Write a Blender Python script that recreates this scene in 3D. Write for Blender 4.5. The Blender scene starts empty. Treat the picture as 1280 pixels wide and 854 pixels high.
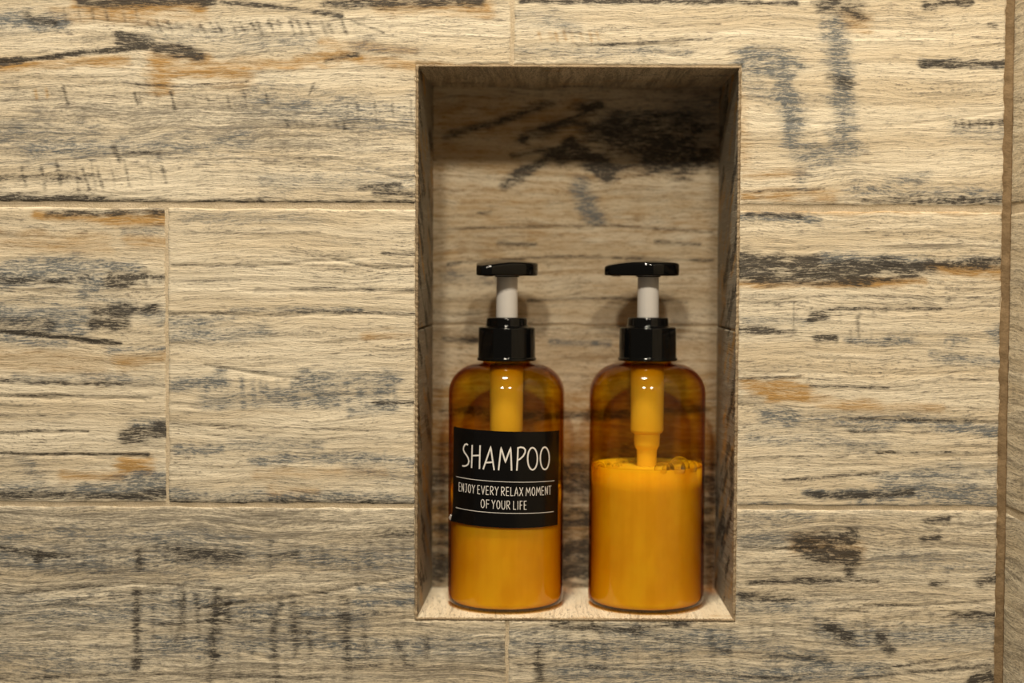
import bpy, math
import numpy as np
from mathutils import Matrix, Vector

SC = bpy.context.scene
COL = SC.collection

# ------------------------------------------------------------------ camera
F_PX, D = 2000.0, 1.0
PITCH, ROLL = math.atan(84 / F_PX), math.radians(0.28)
CAM = Vector((0.0, -D, 0.042))
FWD = Vector((0, math.cos(PITCH), -math.sin(PITCH)))
R0, U0 = Vector((1, 0, 0)), Vector((0, math.sin(PITCH), math.cos(PITCH)))
RGT = R0 * math.cos(ROLL) + U0 * math.sin(ROLL)
UPV = U0 * math.cos(ROLL) - R0 * math.sin(ROLL)
cam_data = bpy.data.cameras.new('camera')
cam = bpy.data.objects.new('camera', cam_data)
COL.objects.link(cam)
M = Matrix.Identity(4)
for i in range(3):
    M[i][0], M[i][1], M[i][2], M[i][3] = RGT[i], UPV[i], -FWD[i], CAM[i]
cam.matrix_world = M
cam_data.sensor_width = 36.0
cam_data.lens = F_PX / 1280 * 36.0
cam_data.clip_start, cam_data.clip_end = 0.05, 50
cam_data.dof.use_dof = True
cam_data.dof.focus_distance = 1.005
cam_data.dof.aperture_fstop = 2.8
SC.camera = cam

# ------------------------------------------------------------------ light
SC.view_settings.view_transform = 'Standard'
SC.view_settings.look = 'None'
SC.view_settings.gamma = 1.0
SC.view_settings.use_curve_mapping = False
SC.view_settings.exposure = 0.08

world = bpy.data.worlds.new('world')
SC.world = world
world.use_nodes = True
bg = world.node_tree.nodes['Background']
bg.inputs['Color'].default_value = (1.0, 0.84, 0.64, 1)
bg.inputs['Strength'].default_value = 0.085


def area_light(name, loc, target, size, watts, color):
    l = bpy.data.lights.new(name, 'AREA')
    l.shape = 'DISK'
    l.size = size
    l.energy = watts
    l.color = color
    o = bpy.data.objects.new(name, l)
    COL.objects.link(o)
    o.location = loc
    o.rotation_euler = (Vector(target) - Vector(loc)).to_track_quat('-Z', 'Y').to_euler()
    return o


WARM = (1.0, 0.885, 0.70)
area_light('ceiling_downlight', (-0.26, -1.55, 1.02), (-0.03, 0, 0.02), 0.13, 11.5, WARM)
area_light('ceiling_downlight', (0.22, -1.70, 1.10), (0.08, 0, 0.02), 0.13, 10.2, WARM)
area_light('ceiling_downlight', (-0.06, -0.40, 1.38), (-0.04, -0.02, -0.04), 0.16, 21, WARM)


# ------------------------------------------------------------------ pixel <-> world helpers
def ray(u, v):
    d = FWD * F_PX + RGT * (u - 640) - UPV * (v - 427)
    return d.normalized()


def at(u, v, y=0.0):
    d = ray(u, v)
    return CAM + d * ((y - CAM.y) / d.y)


def proj(X, Y, Z):
    dx, dy, dz = X - CAM.x, Y - CAM.y, Z - CAM.z
    f = dx * FWD.x + dy * FWD.y + dz * FWD.z
    u = 640 + F_PX * (dx * RGT.x + dy * RGT.y + dz * RGT.z) / f
    v = 427 - F_PX * (dx * UPV.x + dy * UPV.y + dz * UPV.z) / f
    return u, v


# ------------------------------------------------------------------ numpy noise
_tab = np.random.RandomState(11).rand(512, 512)


def vnoise(x, y):
    xi, yi = np.floor(x).astype(int), np.floor(y).astype(int)
    fx, fy = x - xi, y - yi
    fx, fy = fx * fx * (3 - 2 * fx), fy * fy * (3 - 2 * fy)
    a, b = _tab[xi & 511, yi & 511], _tab[(xi + 1) & 511, yi & 511]
    c, d = _tab[xi & 511, (yi + 1) & 511], _tab[(xi + 1) & 511, (yi + 1) & 511]
    return (a * (1 - fx) + b * fx) * (1 - fy) + (c * (1 - fx) + d * fx) * fy


def fbm(x, y, o=3):
    s, a, t = 0, 1.0, 0
    for i in range(o):
        s = s + a * vnoise(x + 37.2 * i, y + 91.7 * i)
        t += a
        x, y, a = x * 2.03, y * 2.03, a * 0.55
    return s / t


def sstep(e0, e1, x):
    t = np.clip((x - e0) / (e1 - e0), 0, 1)
    return t * t * (3 - 2 * t)


# ------------------------------------------------------------------ materials
def new_mat(name):
    m = bpy.data.materials.new(name)
    m.use_nodes = True
    nt = m.node_tree
    nt.nodes.clear()
    out = nt.nodes.new('ShaderNodeOutputMaterial')
    return m, nt, out


class G:
    """tiny node-graph helper"""
    def __init__(s, nt):
        s.nt = nt

    def node(s, t, **kw):
        n = s.nt.nodes.new(t)
        for k, v in kw.items():
            setattr(n, k, v)
        return n

    def link(s, a, b):
        s.nt.links.new(a, b)

    def setin(s, sock, v):
        if isinstance(v, bpy.types.NodeSocket):
            s.link(v, sock)
        else:
            sock.default_value = v

    def math(s, op, a, b=0.0, c=None, clamp=False):
        n = s.node('ShaderNodeMath', operation=op, use_clamp=clamp)
        s.setin(n.inputs[0], a)
        s.setin(n.inputs[1], b)
        if c is not None:
            s.setin(n.inputs[2], c)
        return n.outputs[0]

    def mix(s, f, a, b):
        n = s.node('ShaderNodeMix', data_type='RGBA')
        s.setin(n.inputs[0], f)
        s.setin(n.inputs[6], a if isinstance(a, bpy.types.NodeSocket) else (*a, 1))
        s.setin(n.inputs[7], b if isinstance(b, bpy.types.NodeSocket) else (*b, 1))
        return n.outputs[2]

    def ramp(s, v, lo, hi, t0=0.0, t1=1.0):
        n = s.node('ShaderNodeMapRange', interpolation_type='SMOOTHSTEP')
        s.setin(n.inputs[0], v)
        n.inputs[1].default_value, n.inputs[2].default_value = lo, hi
        n.inputs[3].default_value, n.inputs[4].default_value = t0, t1
        return n.outputs[0]

    def noise(s, vec, scale, detail=3, rough=0.55):
        mp = s.node('ShaderNodeVectorMath', operation='MULTIPLY')
        s.link(vec, mp.inputs[0])
        mp.inputs[1].default_value = scale
        n = s.node('ShaderNodeTexNoise')
        s.link(mp.outputs[0], n.inputs['Vector'])
        n.inputs['Scale'].default_value = 1.0
        n.inputs['Detail'].default_value = detail
        n.inputs['Roughness'].default_value = rough
        return n.outputs['Fac']

    def principled(s, out, **kw):
        p = s.node('ShaderNodeBsdfPrincipled')
        for k, v in kw.items():
            s.setin(p.inputs[k.replace('_', ' ')], v)
        s.link(p.outputs[0], out.inputs['Surface'])
        return p


def wood_tile_material():
    """weathered-wood porcelain: cream glaze, streaky grain, stains and painted shade stored per vertex (dark, blue, orange, wash)"""
    m, nt, out = new_mat('weathered_wood_tile')
    g = G(nt)
    at_ = g.node('ShaderNodeAttribute', attribute_name='guv').outputs['Vector']
    info = g.node('ShaderNodeObjectInfo')
    off = g.node('ShaderNodeCombineXYZ')
    g.link(g.math('MULTIPLY', info.outputs['Random'], 7.3), off.inputs[0])
    g.link(g.math('MULTIPLY', info.outputs['Random'], 3.1), off.inputs[1])
    add = g.node('ShaderNodeVectorMath', operation='ADD')
    g.link(at_, add.inputs[0])
    g.link(off.outputs[0], add.inputs[1])
    P0 = add.outputs[0]
    warp = g.noise(P0, (9, 26, 1), 2)
    sh = g.node('ShaderNodeCombineXYZ')
    g.link(g.math('MULTIPLY', g.math('SUBTRACT', warp, 0.5), 0.018), sh.inputs[1])
    add2 = g.node('ShaderNodeVectorMath', operation='ADD')
    g.link(P0, add2.inputs[0])
    g.link(sh.outputs[0], add2.inputs[1])
    P = add2.outputs[0]
    fine = g.noise(P, (150, 1050, 1), 4, 0.68)
    lines = g.noise(P, (11, 300, 1), 3, 0.62)
    bands = g.noise(P, (5, 60, 1), 4, 0.6)
    grit = g.noise(P, (520, 1000, 1), 3, 0.7)
    blot = g.noise(P, (70, 230, 1), 5, 0.7)
    area = g.noise(P, (14, 40, 1), 3, 0.6)
    st = g.node('ShaderNodeAttribute', attribute_name='stain_shade')
    sep = g.node('ShaderNodeSeparateColor')
    g.link(st.outputs['Color'], sep.inputs[0])
    dark, blue, orange, wash = sep.outputs[0], sep.outputs[1], sep.outputs[2], st.outputs['Alpha']

    busy = g.ramp(area, 0.36, 0.66)
    c = g.mix(g.ramp(bands, 0.34, 0.68), (0.78, 0.69, 0.53), (0.66, 0.55, 0.385))
    c = g.mix(g.math('MULTIPLY', busy, g.ramp(lines, 0.50, 0.68, 0, 0.8)), c, (0.37, 0.305, 0.21))
    sp = g.math('ADD', g.math('MULTIPLY', fine, 0.55), g.math('ADD', g.math('MULTIPLY', grit, 0.25), g.math('MULTIPLY', blot, 0.20)))
    c = g.mix(g.math('MULTIPLY', g.math('ADD', 0.25, g.math('MULTIPLY', busy, 0.75)), g.ramp(sp, 0.51, 0.61, 0, 0.9)), c, (0.25, 0.21, 0.16))
    dash = g.noise(P, (70, 760, 1), 2, 0.5)
    c = g.mix(g.math('MULTIPLY', g.ramp(dash, 0.60, 0.70, 0, 0.7), g.ramp(blot, 0.40, 0.58, 0.1, 1.0)), c, (0.20, 0.165, 0.125))
    # grey wash rubbed in the grain
    wv = g.math('ADD', wash, g.math('ADD', g.math('MULTIPLY', g.math('SUBTRACT', lines, 0.5), 1.4), g.math('MULTIPLY', g.math('SUBTRACT', sp, 0.5), 3.4)))
    c = g.mix(g.ramp(wv, 0.05, 0.95, 0, 0.85), c, (0.215, 0.188, 0.148))
    spk = g.ramp(sp, 0.41, 0.60, 0.30, 1.6)
    soft = g.ramp(g.math('ADD', g.math('MULTIPLY', sp, 0.6), g.math('MULTIPLY', lines, 0.4)), 0.38, 0.62, 0.5, 1.25)
    c = g.mix(g.math('MINIMUM', 0.93, g.math('MULTIPLY', orange, soft)), c, (0.42, 0.235, 0.065))
    c = g.mix(g.math('MINIMUM', 0.90, g.math('MULTIPLY', blue, spk)), c, (0.120, 0.135, 0.145))
    c = g.mix(g.math('MINIMUM', 0.95, g.math('MULTIPLY', g.math('MULTIPLY', dark, 1.25), g.math('ADD', g.math('MULTIPLY', spk, 0.8), 0.22))), c, (0.046, 0.039, 0.032))

    b1 = g.node('ShaderNodeBump')
    b1.inputs['Strength'].default_value = 0.75
    b1.inputs['Distance'].default_value = 0.0010
    h = g.math('ADD', g.math('MULTIPLY', fine, 0.6), g.math('ADD', g.math('MULTIPLY', lines, 0.8), g.math('MULTIPLY', grit, 0.3)))
    g.link(h, b1.inputs['Height'])
    p = g.principled(out, Base_Color=c, Roughness=0.62)
    p.inputs['Specular IOR Level'].default_value = 0.3
    g.link(b1.outputs[0], p.inputs['Normal'])
    return m


def grout_material(name, col, col2, sc=900):
    m, nt, out = new_mat(name)
    g = G(nt)
    P = g.node('ShaderNodeTexCoord').outputs['Object']
    n = g.noise(P, (sc, sc, sc), 4, 0.7)
    n2 = g.noise(P, (60, 60, 60), 3)
    c = g.mix(g.ramp(g.math('ADD', g.math('MULTIPLY', n, 0.5), g.math('MULTIPLY', n2, 0.5)), 0.35, 0.65), col, col2)
    b = g.node('ShaderNodeBump')
    b.inputs['Strength'].default_value = 0.8
    b.inputs['Distance'].default_value = 0.0008
    g.link(n, b.inputs['Height'])
    p = g.principled(out, Base_Color=c, Roughness=0.85)
    g.link(b.outputs[0], p.inputs['Normal'])
    return m


def plain(name, col, rough, spec=0.5, coat=0.0, sss=0.0, var=0.08):
    m, nt, out = new_mat(name)
    g = G(nt)
    P = g.node('ShaderNodeTexCoord').outputs['Object']
    n = g.noise(P, (180, 180, 180), 3)
    c = g.mix(n, tuple(x * (1 - var) for x in col), tuple(min(1, x * (1 + var)) for x in col))
    p = g.principled(out, Base_Color=c, Roughness=rough)
    p.inputs['Specular IOR Level'].default_value = spec
    p.inputs['Coat Weight'].default_value = coat
    if sss:
        p.inputs['Subsurface Weight'].default_value = sss
        p.inputs['Subsurface Radius'].default_value = (1.0, 0.7, 0.4)
        p.inputs['Subsurface Scale'].default_value = 0.012
    return m


def amber_material():
    """tinted PET wall: see-through skin with Fresnel gloss, colour from absorption in the wall thickness"""
    m, nt, out = new_mat('amber_plastic')
    g = G(nt)
    tr = g.node('ShaderNodeBsdfTransparent')
    gl = g.node('ShaderNodeBsdfGlossy')
    gl.inputs['Roughness'].default_value = 0.06
    fr = g.node('ShaderNodeFresnel')
    fr.inputs['IOR'].default_value = 1.5
    geo = g.node('ShaderNodeNewGeometry')
    fac = g.math('MULTIPLY', fr.outputs[0], g.math('SUBTRACT', 1.0, geo.outputs['Backfacing']))
    mx = g.node('ShaderNodeMixShader')
    g.link(fac, mx.inputs[0])
    g.link(tr.outputs[0], mx.inputs[1])
    g.link(gl.outputs[0], mx.inputs[2])
    g.link(mx.outputs[0], out.inputs['Surface'])
    va = g.node('ShaderNodeVolumeAbsorption')
    va.inputs['Density'].default_value = 960
    va.inputs['Color'].default_value = (1 - 0.066, 1 - 0.168, 1 - 0.99, 1)
    g.link(va.outputs[0], out.inputs['Volume'])
    return m


def bubble_material():
    m, nt, out = new_mat('soap_bubble')
    g = G(nt)
    tr = g.node('ShaderNodeBsdfTransparent')
    tr.inputs['Color'].default_value = (0.97, 0.95, 0.9, 1)
    gl = g.node('ShaderNodeBsdfPrincipled')
    gl.inputs['Base Color'].default_value = (0.75, 0.58, 0.30, 1)
    gl.inputs['Roughness'].default_value = 0.08
    lw = g.node('ShaderNodeLayerWeight')
    lw.inputs['Blend'].default_value = 0.22
    mx = g.node('ShaderNodeMixShader')
    g.link(lw.outputs['Facing'], mx.inputs[0])
    g.link(tr.outputs[0], mx.inputs[1])
    g.link(gl.outputs[0], mx.inputs[2])
    g.link(mx.outputs[0], out.inputs['Surface'])
    return m


def soap_material():
    m, nt, out = new_mat('creamy_liquid_soap')
    g = G(nt)
    P = g.node('ShaderNodeTexCoord').outputs['Object']
    streak = g.noise(P, (190, 190, 4), 3)
    cloud = g.noise(P, (45, 45, 24), 4)
    f = g.math('ADD', g.math('MULTIPLY', streak, 0.2), g.math('MULTIPLY', cloud, 0.8))
    c = g.mix(g.ramp(f, 0.38, 0.62), (0.98, 0.72, 0.34), (0.86, 0.59, 0.27))
    p = g.principled(out, Base_Color=c, Roughness=0.5)
    p.inputs['Specular IOR Level'].default_value = 0.2
    p.inputs['Subsurface Weight'].default_value = 0.6
    p.inputs['Subsurface Radius'].default_value = (1.0, 0.7, 0.4)
    p.inputs['Subsurface Scale'].default_value = 0.010
    return m


TILE = wood_tile_material()
GROUT = grout_material('beige_grout', (0.50, 0.40, 0.26), (0.68, 0.56, 0.40))
EDGE = grout_material('brown_edge_grout', (0.20, 0.14, 0.08), (0.46, 0.35, 0.22))
CAULK = grout_material('brown_grout', (0.17, 0.108, 0.05), (0.26, 0.175, 0.09), 300)
AMBER = amber_material()
BLACK = plain('glossy_black_plastic', (0.0025, 0.0025, 0.0025), 0.08, 0.4, 0.0)
WHITE = plain('white_plastic', (0.86, 0.82, 0.78), 0.35, 0.4, var=0.02)
TUBE = plain('milky_pump_plastic', (0.92, 0.67, 0.45), 0.35, 0.3, sss=0.3, var=0.03)
SOAP = soap_material()
LABEL = plain('black_label_paper', (0.004, 0.0035, 0.0035), 0.24, 0.3)
PRINT = plain('white_print', (0.78, 0.74, 0.70), 0.5, 0.2, var=0.03)
BUBBLE = bubble_material()


# ------------------------------------------------------------------ object helpers
def mesh_obj(name, verts, faces, mat, parent=None, smooth=True):
    me = bpy.data.meshes.new(name)
    me.from_pydata([tuple(v) for v in verts], [], faces)
    me.materials.append(mat)
    if smooth:
        me.polygons.foreach_set('use_smooth', [True] * len(me.polygons))
    me.update()
    o = bpy.data.objects.new(name, me)
    COL.objects.link(o)
    if parent:
        o.parent = parent
    return o


def lathe(profile, n=96, close=False):
    """profile [(r, z)...] -> verts, faces; r == 0 ends are poles"""
    V, Fc, rings = [], [], []
    for r, z in profile:
        if r < 1e-7:
            rings.append([len(V)])
            V.append((0, 0, z))
        else:
            rings.append(list(range(len(V), len(V) + n)))
            V += [(r * math.cos(2 * math.pi * k / n), r * math.sin(2 * math.pi * k / n), z) for k in range(n)]
    pairs = list(zip(rings, rings[1:]))
    if close:
        pairs.append((rings[-1], rings[0]))
    for a, b in pairs:
        for k in range(n):
            k2 = (k + 1) % n
            if len(a) == 1 and len(b) == 1:
                continue
            if len(a) == 1:
                Fc.append((a[0], b[k2], b[k]))
            elif len(b) == 1:
                Fc.append((a[k], a[k2], b[0]))
            else:
                Fc.append((a[k], a[k2], b[k2], b[k]))
    return V, Fc


def round_profile(pts, rad, seg=5):
    """round the corners of an (r, z) polyline"""
    out = [pts[0]]
    for a, b, c in zip(pts, pts[1:], pts[2:]):
        a, b, c = Vector(a), Vector(b), Vector(c)
        d1, d2 = a - b, c - b
        q = min(rad, d1.length * 0.45, d2.length * 0.45)
        p1, p2 = b + d1.normalized() * q, b + d2.normalized() * q
        for k in range(seg + 1):
            t = k / seg
            out.append(tuple(p1 * (1 - t) ** 2 + b * 2 * t * (1 - t) + p2 * t * t))
    out.append(pts[-1])
    return out


# ------------------------------------------------------------------ painting of stains and shade, strokes in photograph pixels
def seg_dist(px, py, pts):
    best = np.full(px.shape, 1e9)
    for (x0, y0), (x1, y1) in zip(pts, pts[1:]):
        dx, dy = x1 - x0, y1 - y0
        L = dx * dx + dy * dy + 1e-9
        t = np.clip(((px - x0) * dx + (py - y0) * dy) / L, 0, 1)
        best = np.minimum(best, np.hypot(px - x0 - t * dx, py - y0 - t * dy))
    return best


CH = {'k': 0, 'b': 1, 'o': 2, 'w': 3}


def paint(px, py, strokes, base_wash):
    n = px.shape[0]
    S = np.zeros((n, 4))
    wob = (fbm(px / 60 + 3.1, py / 14 + 7.7, 3) - 0.5)
    rag = fbm(px / 26 + 11.3, py / 3.4 + 2.2, 4) - 0.5
    patch = fbm(px / 26 + 1.3, py / 8 + 5.2, 4)
    S[:, 3] = base_wash + 0.55 * (fbm(px / 150 + 5, py / 22 + 9, 3) - 0.5)
    for ch, s, h, pts in strokes:
        if len(pts) == 1:
            pts = pts * 2
        xs, ys = [p[0] for p in pts], [p[1] for p in pts]
        e = 2.2 * h + 6
        idx = np.nonzero((px > min(xs) - e) & (px < max(xs) + e) & (py > min(ys) - e) & (py < max(ys) + e))[0]
        if not len(idx):
            continue
        d = seg_dist(px[idx], py[idx] + wob[idx] * min(14, h * 1.4), pts)
        q = d / (h * (0.55 + 1.05 * patch[idx])) + rag[idx] * 1.5
        m = s * (1 - sstep(0.0, 1.75, q)) * np.clip(0.25 + 1.7 * patch[idx] + 0.5 * rag[idx], 0, 1.5)
        c = CH[ch]
        S[idx, c] = 1 - (1 - S[idx, c]) * (1 - np.clip(m, 0, 1))
    return S


def ticks(ch, s, h, x0, x1, n, y0, y1, slant, jit=3, seed=0):
    rs = np.random.RandomState(seed)
    out = []
    for i in range(n):
        x = x0 + (x1 - x0) * i / max(1, n - 1) + rs.uniform(-jit, jit)
        a, b = y0 + rs.uniform(-jit, jit), y1 + rs.uniform(-jit, jit)
        out.append((ch, s * rs.uniform(0.4, 0.85), h, [(x, a), (x + slant, b)]))
    return out


# ------------------------------------------------------------------ tiles
def axis_coords(lo, hi, flo, fhi, fine, coarse, brk=()):
    xs = [lo, hi] + [b for b in brk if lo < b < hi]
    a, b = max(lo, flo), min(hi, fhi)
    if b > a:
        xs += list(np.linspace(a, b, max(2, int((b - a) / fine) + 1)))
        if lo < a:
            xs += list(np.linspace(lo, a, max(2, int((a - lo) / coarse) + 1)))
        if hi > b:
            xs += list(np.linspace(b, hi, max(2, int((hi - b) / coarse) + 1)))
    else:
        xs += list(np.linspace(lo, hi, max(2, int((hi - lo) / coarse) + 1)))
    # soft edges need a few lines close to each border
    for e, sgn in [(lo, 1), (hi, -1)] + [(q, s) for q in brk for s in (-1, 1)]:
        for k in (0.0004, 0.0009, 0.0016, 0.0026):
            v = e + sgn * k
            if lo < v < hi:
                xs.append(v)
    xs = np.unique(np.round(np.array(xs), 5))
    keep = [0]
    fixed = set(np.round(np.array([lo, hi] + list(brk)), 5))
    for i in range(1, len(xs)):
        if xs[i] - xs[keep[-1]] < 0.00025 and xs[i] not in fixed:
            continue
        keep.append(i)
    return xs[keep]


TILES = []


def make_tile(parent, O, U, V, N, u0, u1, v0, v1, notch=None, strokes=(), wash=0.2, fine=0.0008, coarse=0.006,
              fu=(-0.36, 0.36), fv=(-0.25, 0.25), relief=1.0, thick=0.0085, cracks=(), uvmode='px', proud=0.0, edge_r=0.0020, wobble=1.0):
    O, U, V, N = Vector(O), Vector(U), Vector(V), Vector(N)
    bu = (notch[0], notch[1]) if notch else ()
    bv = (notch[2], notch[3]) if notch else ()
    us = axis_coords(u0, u1, fu[0], fu[1], fine, coarse, [b for b in bu if u0 < b < u1])
    vs = axis_coords(v0, v1, fv[0], fv[1], fine, coarse, [b for b in bv if v0 < b < v1])
    nu, nv = len(us), len(vs)
    uu, vv = np.meshgrid(us, vs, indexing='ij')
    uu, vv = uu.ravel(), vv.ravel()
    dedge = np.minimum(np.minimum(uu - u0, u1 - uu), np.minimum(vv - v0, v1 - vv))
    cu, cv = (us[:-1] + us[1:]) / 2, (vs[:-1] + vs[1:]) / 2
    cuu, cvv = np.meshgrid(cu, cv, indexing='ij')
    keep = np.ones((nu - 1, nv - 1), bool)
    if notch:
        keep &= ~((cuu > notch[0]) & (cuu < notch[1]) & (cvv > notch[2]) & (cvv < notch[3]))
        qx = np.maximum(np.maximum(notch[0] - uu, uu - notch[1]), 0)
        qy = np.maximum(np.maximum(notch[2] - vv, vv - notch[3]), 0)
        dedge = np.minimum(dedge, np.hypot(qx, qy))
    dedge = np.maximum(dedge, 0)
    # rough cut edges: shift verts a little within the plane
    seed = (len(TILES) * 13.7) % 97
    wu = (fbm(vv / 0.006 + seed, uu / 0.02 + seed, 3) - 0.5) * 0.0019
    wv = (fbm(uu / 0.012 + seed, vv / 0.02 + 50 + seed, 3) - 0.5) * 0.0017
    fall = np.exp(-dedge / 0.004) * wobble
    pu, pv = uu + wu * fall, vv + wv * fall
    # relief
    P3 = np.array(O)[None] + uu[:, None] * np.array(U)[None] + vv[:, None] * np.array(V)[None]
    if uvmode == 'px':
        px, py = proj(P3[:, 0], P3[:, 1], P3[:, 2])
    else:
        px, py = uu * 2000 + 300 + seed * 40, -vv * 2000 + 300
    wx = (fbm(px / 150 + seed, py / 50 + seed, 2) - 0.5) * 26
    h = (fbm(px / 130 + seed, (py + wx) / 7 + seed, 3) - 0.5) * 0.0008 + (fbm(px / 300 + seed, (py + wx) / 30 + seed, 2) - 0.5) * 0.0009
    h = h + (fbm(px / 34, (py + wx) / 3.2 + seed, 2) - 0.5) * 0.0006
    h = h * relief * 0.55
    for (dep, hw, pts) in cracks:
        xs_, ys_ = [p[0] for p in pts], [p[1] for p in pts]
        idx = np.nonzero((px > min(xs_) - 10) & (px < max(xs_) + 10) & (py > min(ys_) - 16) & (py < max(ys_) + 16))[0]
        if len(idx):
            yy = py[idx] + (fbm(px[idx] / 30, py[idx] * 0 + 3, 2) - 0.5) * 5
            d = seg_dist(px[idx], yy, pts)
            h[idx] -= 0.5 * dep * np.exp(-(d / hw) ** 2)
    rr = np.clip(1 - dedge / edge_r, 0, 1)
    h = h * sstep(0, 0.0012, dedge) - edge_r * 0.62 * (1 - np.sqrt(np.maximum(0, 1 - rr * rr))) + proud
    verts = np.array(O)[None] + pu[:, None] * np.array(U)[None] + pv[:, None] * np.array(V)[None] + h[:, None] * np.array(N)[None]
    idg = np.arange(nu * nv).reshape(nu, nv)
    a, b, c, d = idg[:-1, :-1], idg[1:, :-1], idg[1:, 1:], idg[:-1, 1:]
    quads = np.stack([a, b, c, d], -1)[keep]
    if U.cross(V).dot(N) < 0:
        quads = quads[:, ::-1]
    # skirt round the border
    e = np.concatenate([quads[:, [0, 1]], quads[:, [1, 2]], quads[:, [2, 3]], quads[:, [3, 0]]])
    key = np.minimum(e[:, 0], e[:, 1]) * (nu * nv) + np.maximum(e[:, 0], e[:, 1])
    _, inv, cnt = np.unique(key, return_inverse=True, return_counts=True)
    be = e[cnt[inv] == 1]
    bverts = np.unique(be)
    remap = -np.ones(nu * nv, int)
    remap[bverts] = nu * nv + np.arange(len(bverts))
    back = np.array(O)[None] + pu[bverts, None] * np.array(U)[None] + pv[bverts, None] * np.array(V)[None] - thick * np.array(N)[None]
    skirt = np.stack([be[:, 1], be[:, 0], remap[be[:, 0]], remap[be[:, 1]]], -1)
    allv = np.concatenate([verts, back])
    allq = np.concatenate([quads, skirt])
    S = paint(px, py, strokes, wash)
    allS = np.concatenate([S, S[bverts]])
    guv = np.stack([uu, vv, uu * 0], -1)
    allg = np.concatenate([guv, guv[bverts]])
    used = np.unique(allq)
    m2 = -np.ones(len(allv), int)
    m2[used] = np.arange(len(used))
    allv, allS, allg, allq = allv[used], allS[used], allg[used], m2[allq]
    ctr = allv.mean(0)
    me = bpy.data.meshes.new('tile')
    me.vertices.add(len(allv))
    me.vertices.foreach_set('co', (allv - ctr).astype(np.float32).ravel())
    me.loops.add(allq.size)
    me.loops.foreach_set('vertex_index', allq.astype(np.int32).ravel())
    me.polygons.add(len(allq))
    me.polygons.foreach_set('loop_start', np.arange(0, allq.size, 4, dtype=np.int32))
    me.polygons.foreach_set('use_smooth', np.ones(len(allq), bool))
    me.update(calc_edges=True)
    ca = me.attributes.new('stain_shade', 'FLOAT_COLOR', 'POINT')
    ca.data.foreach_set('color', allS.astype(np.float32).ravel())
    ga = me.attributes.new('guv', 'FLOAT_VECTOR', 'POINT')
    ga.data.foreach_set('vector', allg.astype(np.float32).ravel())
    me.materials.append(TILE)
    o = bpy.data.objects.new('tile', me)
    COL.objects.link(o)
    o.location = ctr
    o.parent = parent
    TILES.append(o)
    return o


# ------------------------------------------------------------------ layout of the wall (metres, from the photograph)
NL, NR = at(521.5, 430).x, at(920.5, 430).x            # niche opening
NT, NB = at(722, 84).z, at(722, 774).z
ND = 0.100                                             # niche depth
BL, BR = at(541, 430, ND).x, at(896, 430, ND).x        # niche back corners
BT, BB = at(720, 110, ND).z, at(720, 735, ND).z
J12 = (at(640, 255).z, at(640, 262).z)                 # joint between upper and middle row
J23 = (at(640, 631).z, at(640, 635.5).z)
XC = at(1258.5, 430).x                                 # inside corner with right wall
XE = at(1251, 430).x                                   # right edge of back-wall tiles
ROW = J12[1] - J23[0]
TOP, BOT = J12[0] + ROW, J23[1] - ROW
XL = -1.15
g2 = 0.0012                                            # joint half-gap round the niche


def box_mesh(boxes):
    V, Fc = [], []
    for (x0, x1, y0, y1, z0, z1) in boxes:
        b = len(V)
        V += [(x, y, z) for x in (x0, x1) for y in (y0, y1) for z in (z0, z1)]
        Fc += [tuple(b + i for i in f) for f in ((0, 1, 3, 2), (4, 6, 7, 5), (0, 4, 5, 1), (2, 3, 7, 6), (0, 2, 6, 4), (1, 5, 7, 3))]
    return V, Fc


gy = 0.0008
WZ0, WZ1 = BOT - ROW - 0.01, TOP + ROW + 0.01
V, Fc = box_mesh([(XL, NL - 0.0006, gy, 0.03, WZ0, WZ1), (NR + 0.0006, XC + 0.012, gy, 0.03, WZ0, WZ1),
                  (NL - 0.0006, NR + 0.0006, gy, 0.03, NT + 0.0006, WZ1), (NL - 0.0006, NR + 0.0006, gy, 0.03, WZ0, NB - 0.0006),
                  (NL - 0.02, NR + 0.02, ND + 0.0015, ND + 0.03, NB - 0.02, NT + 0.02)])
wall_back = mesh_obj('wall_back', V, Fc, GROUT, smooth=False)
wall_back['kind'] = 'structure'
wall_back['label'] = 'shower wall of weathered wood-look plank tiles with a recessed niche'

X, Z, NY = (1, 0, 0), (0, 0, 1), (0, -1, 0)
notch = (NL - g2, NR + g2, NB - g2, NT + g2)
XA = at(640.5, 40).x
XG = at(634, 810).x
XCD = at(208.5, 430).x
jg = 0.0008

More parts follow.
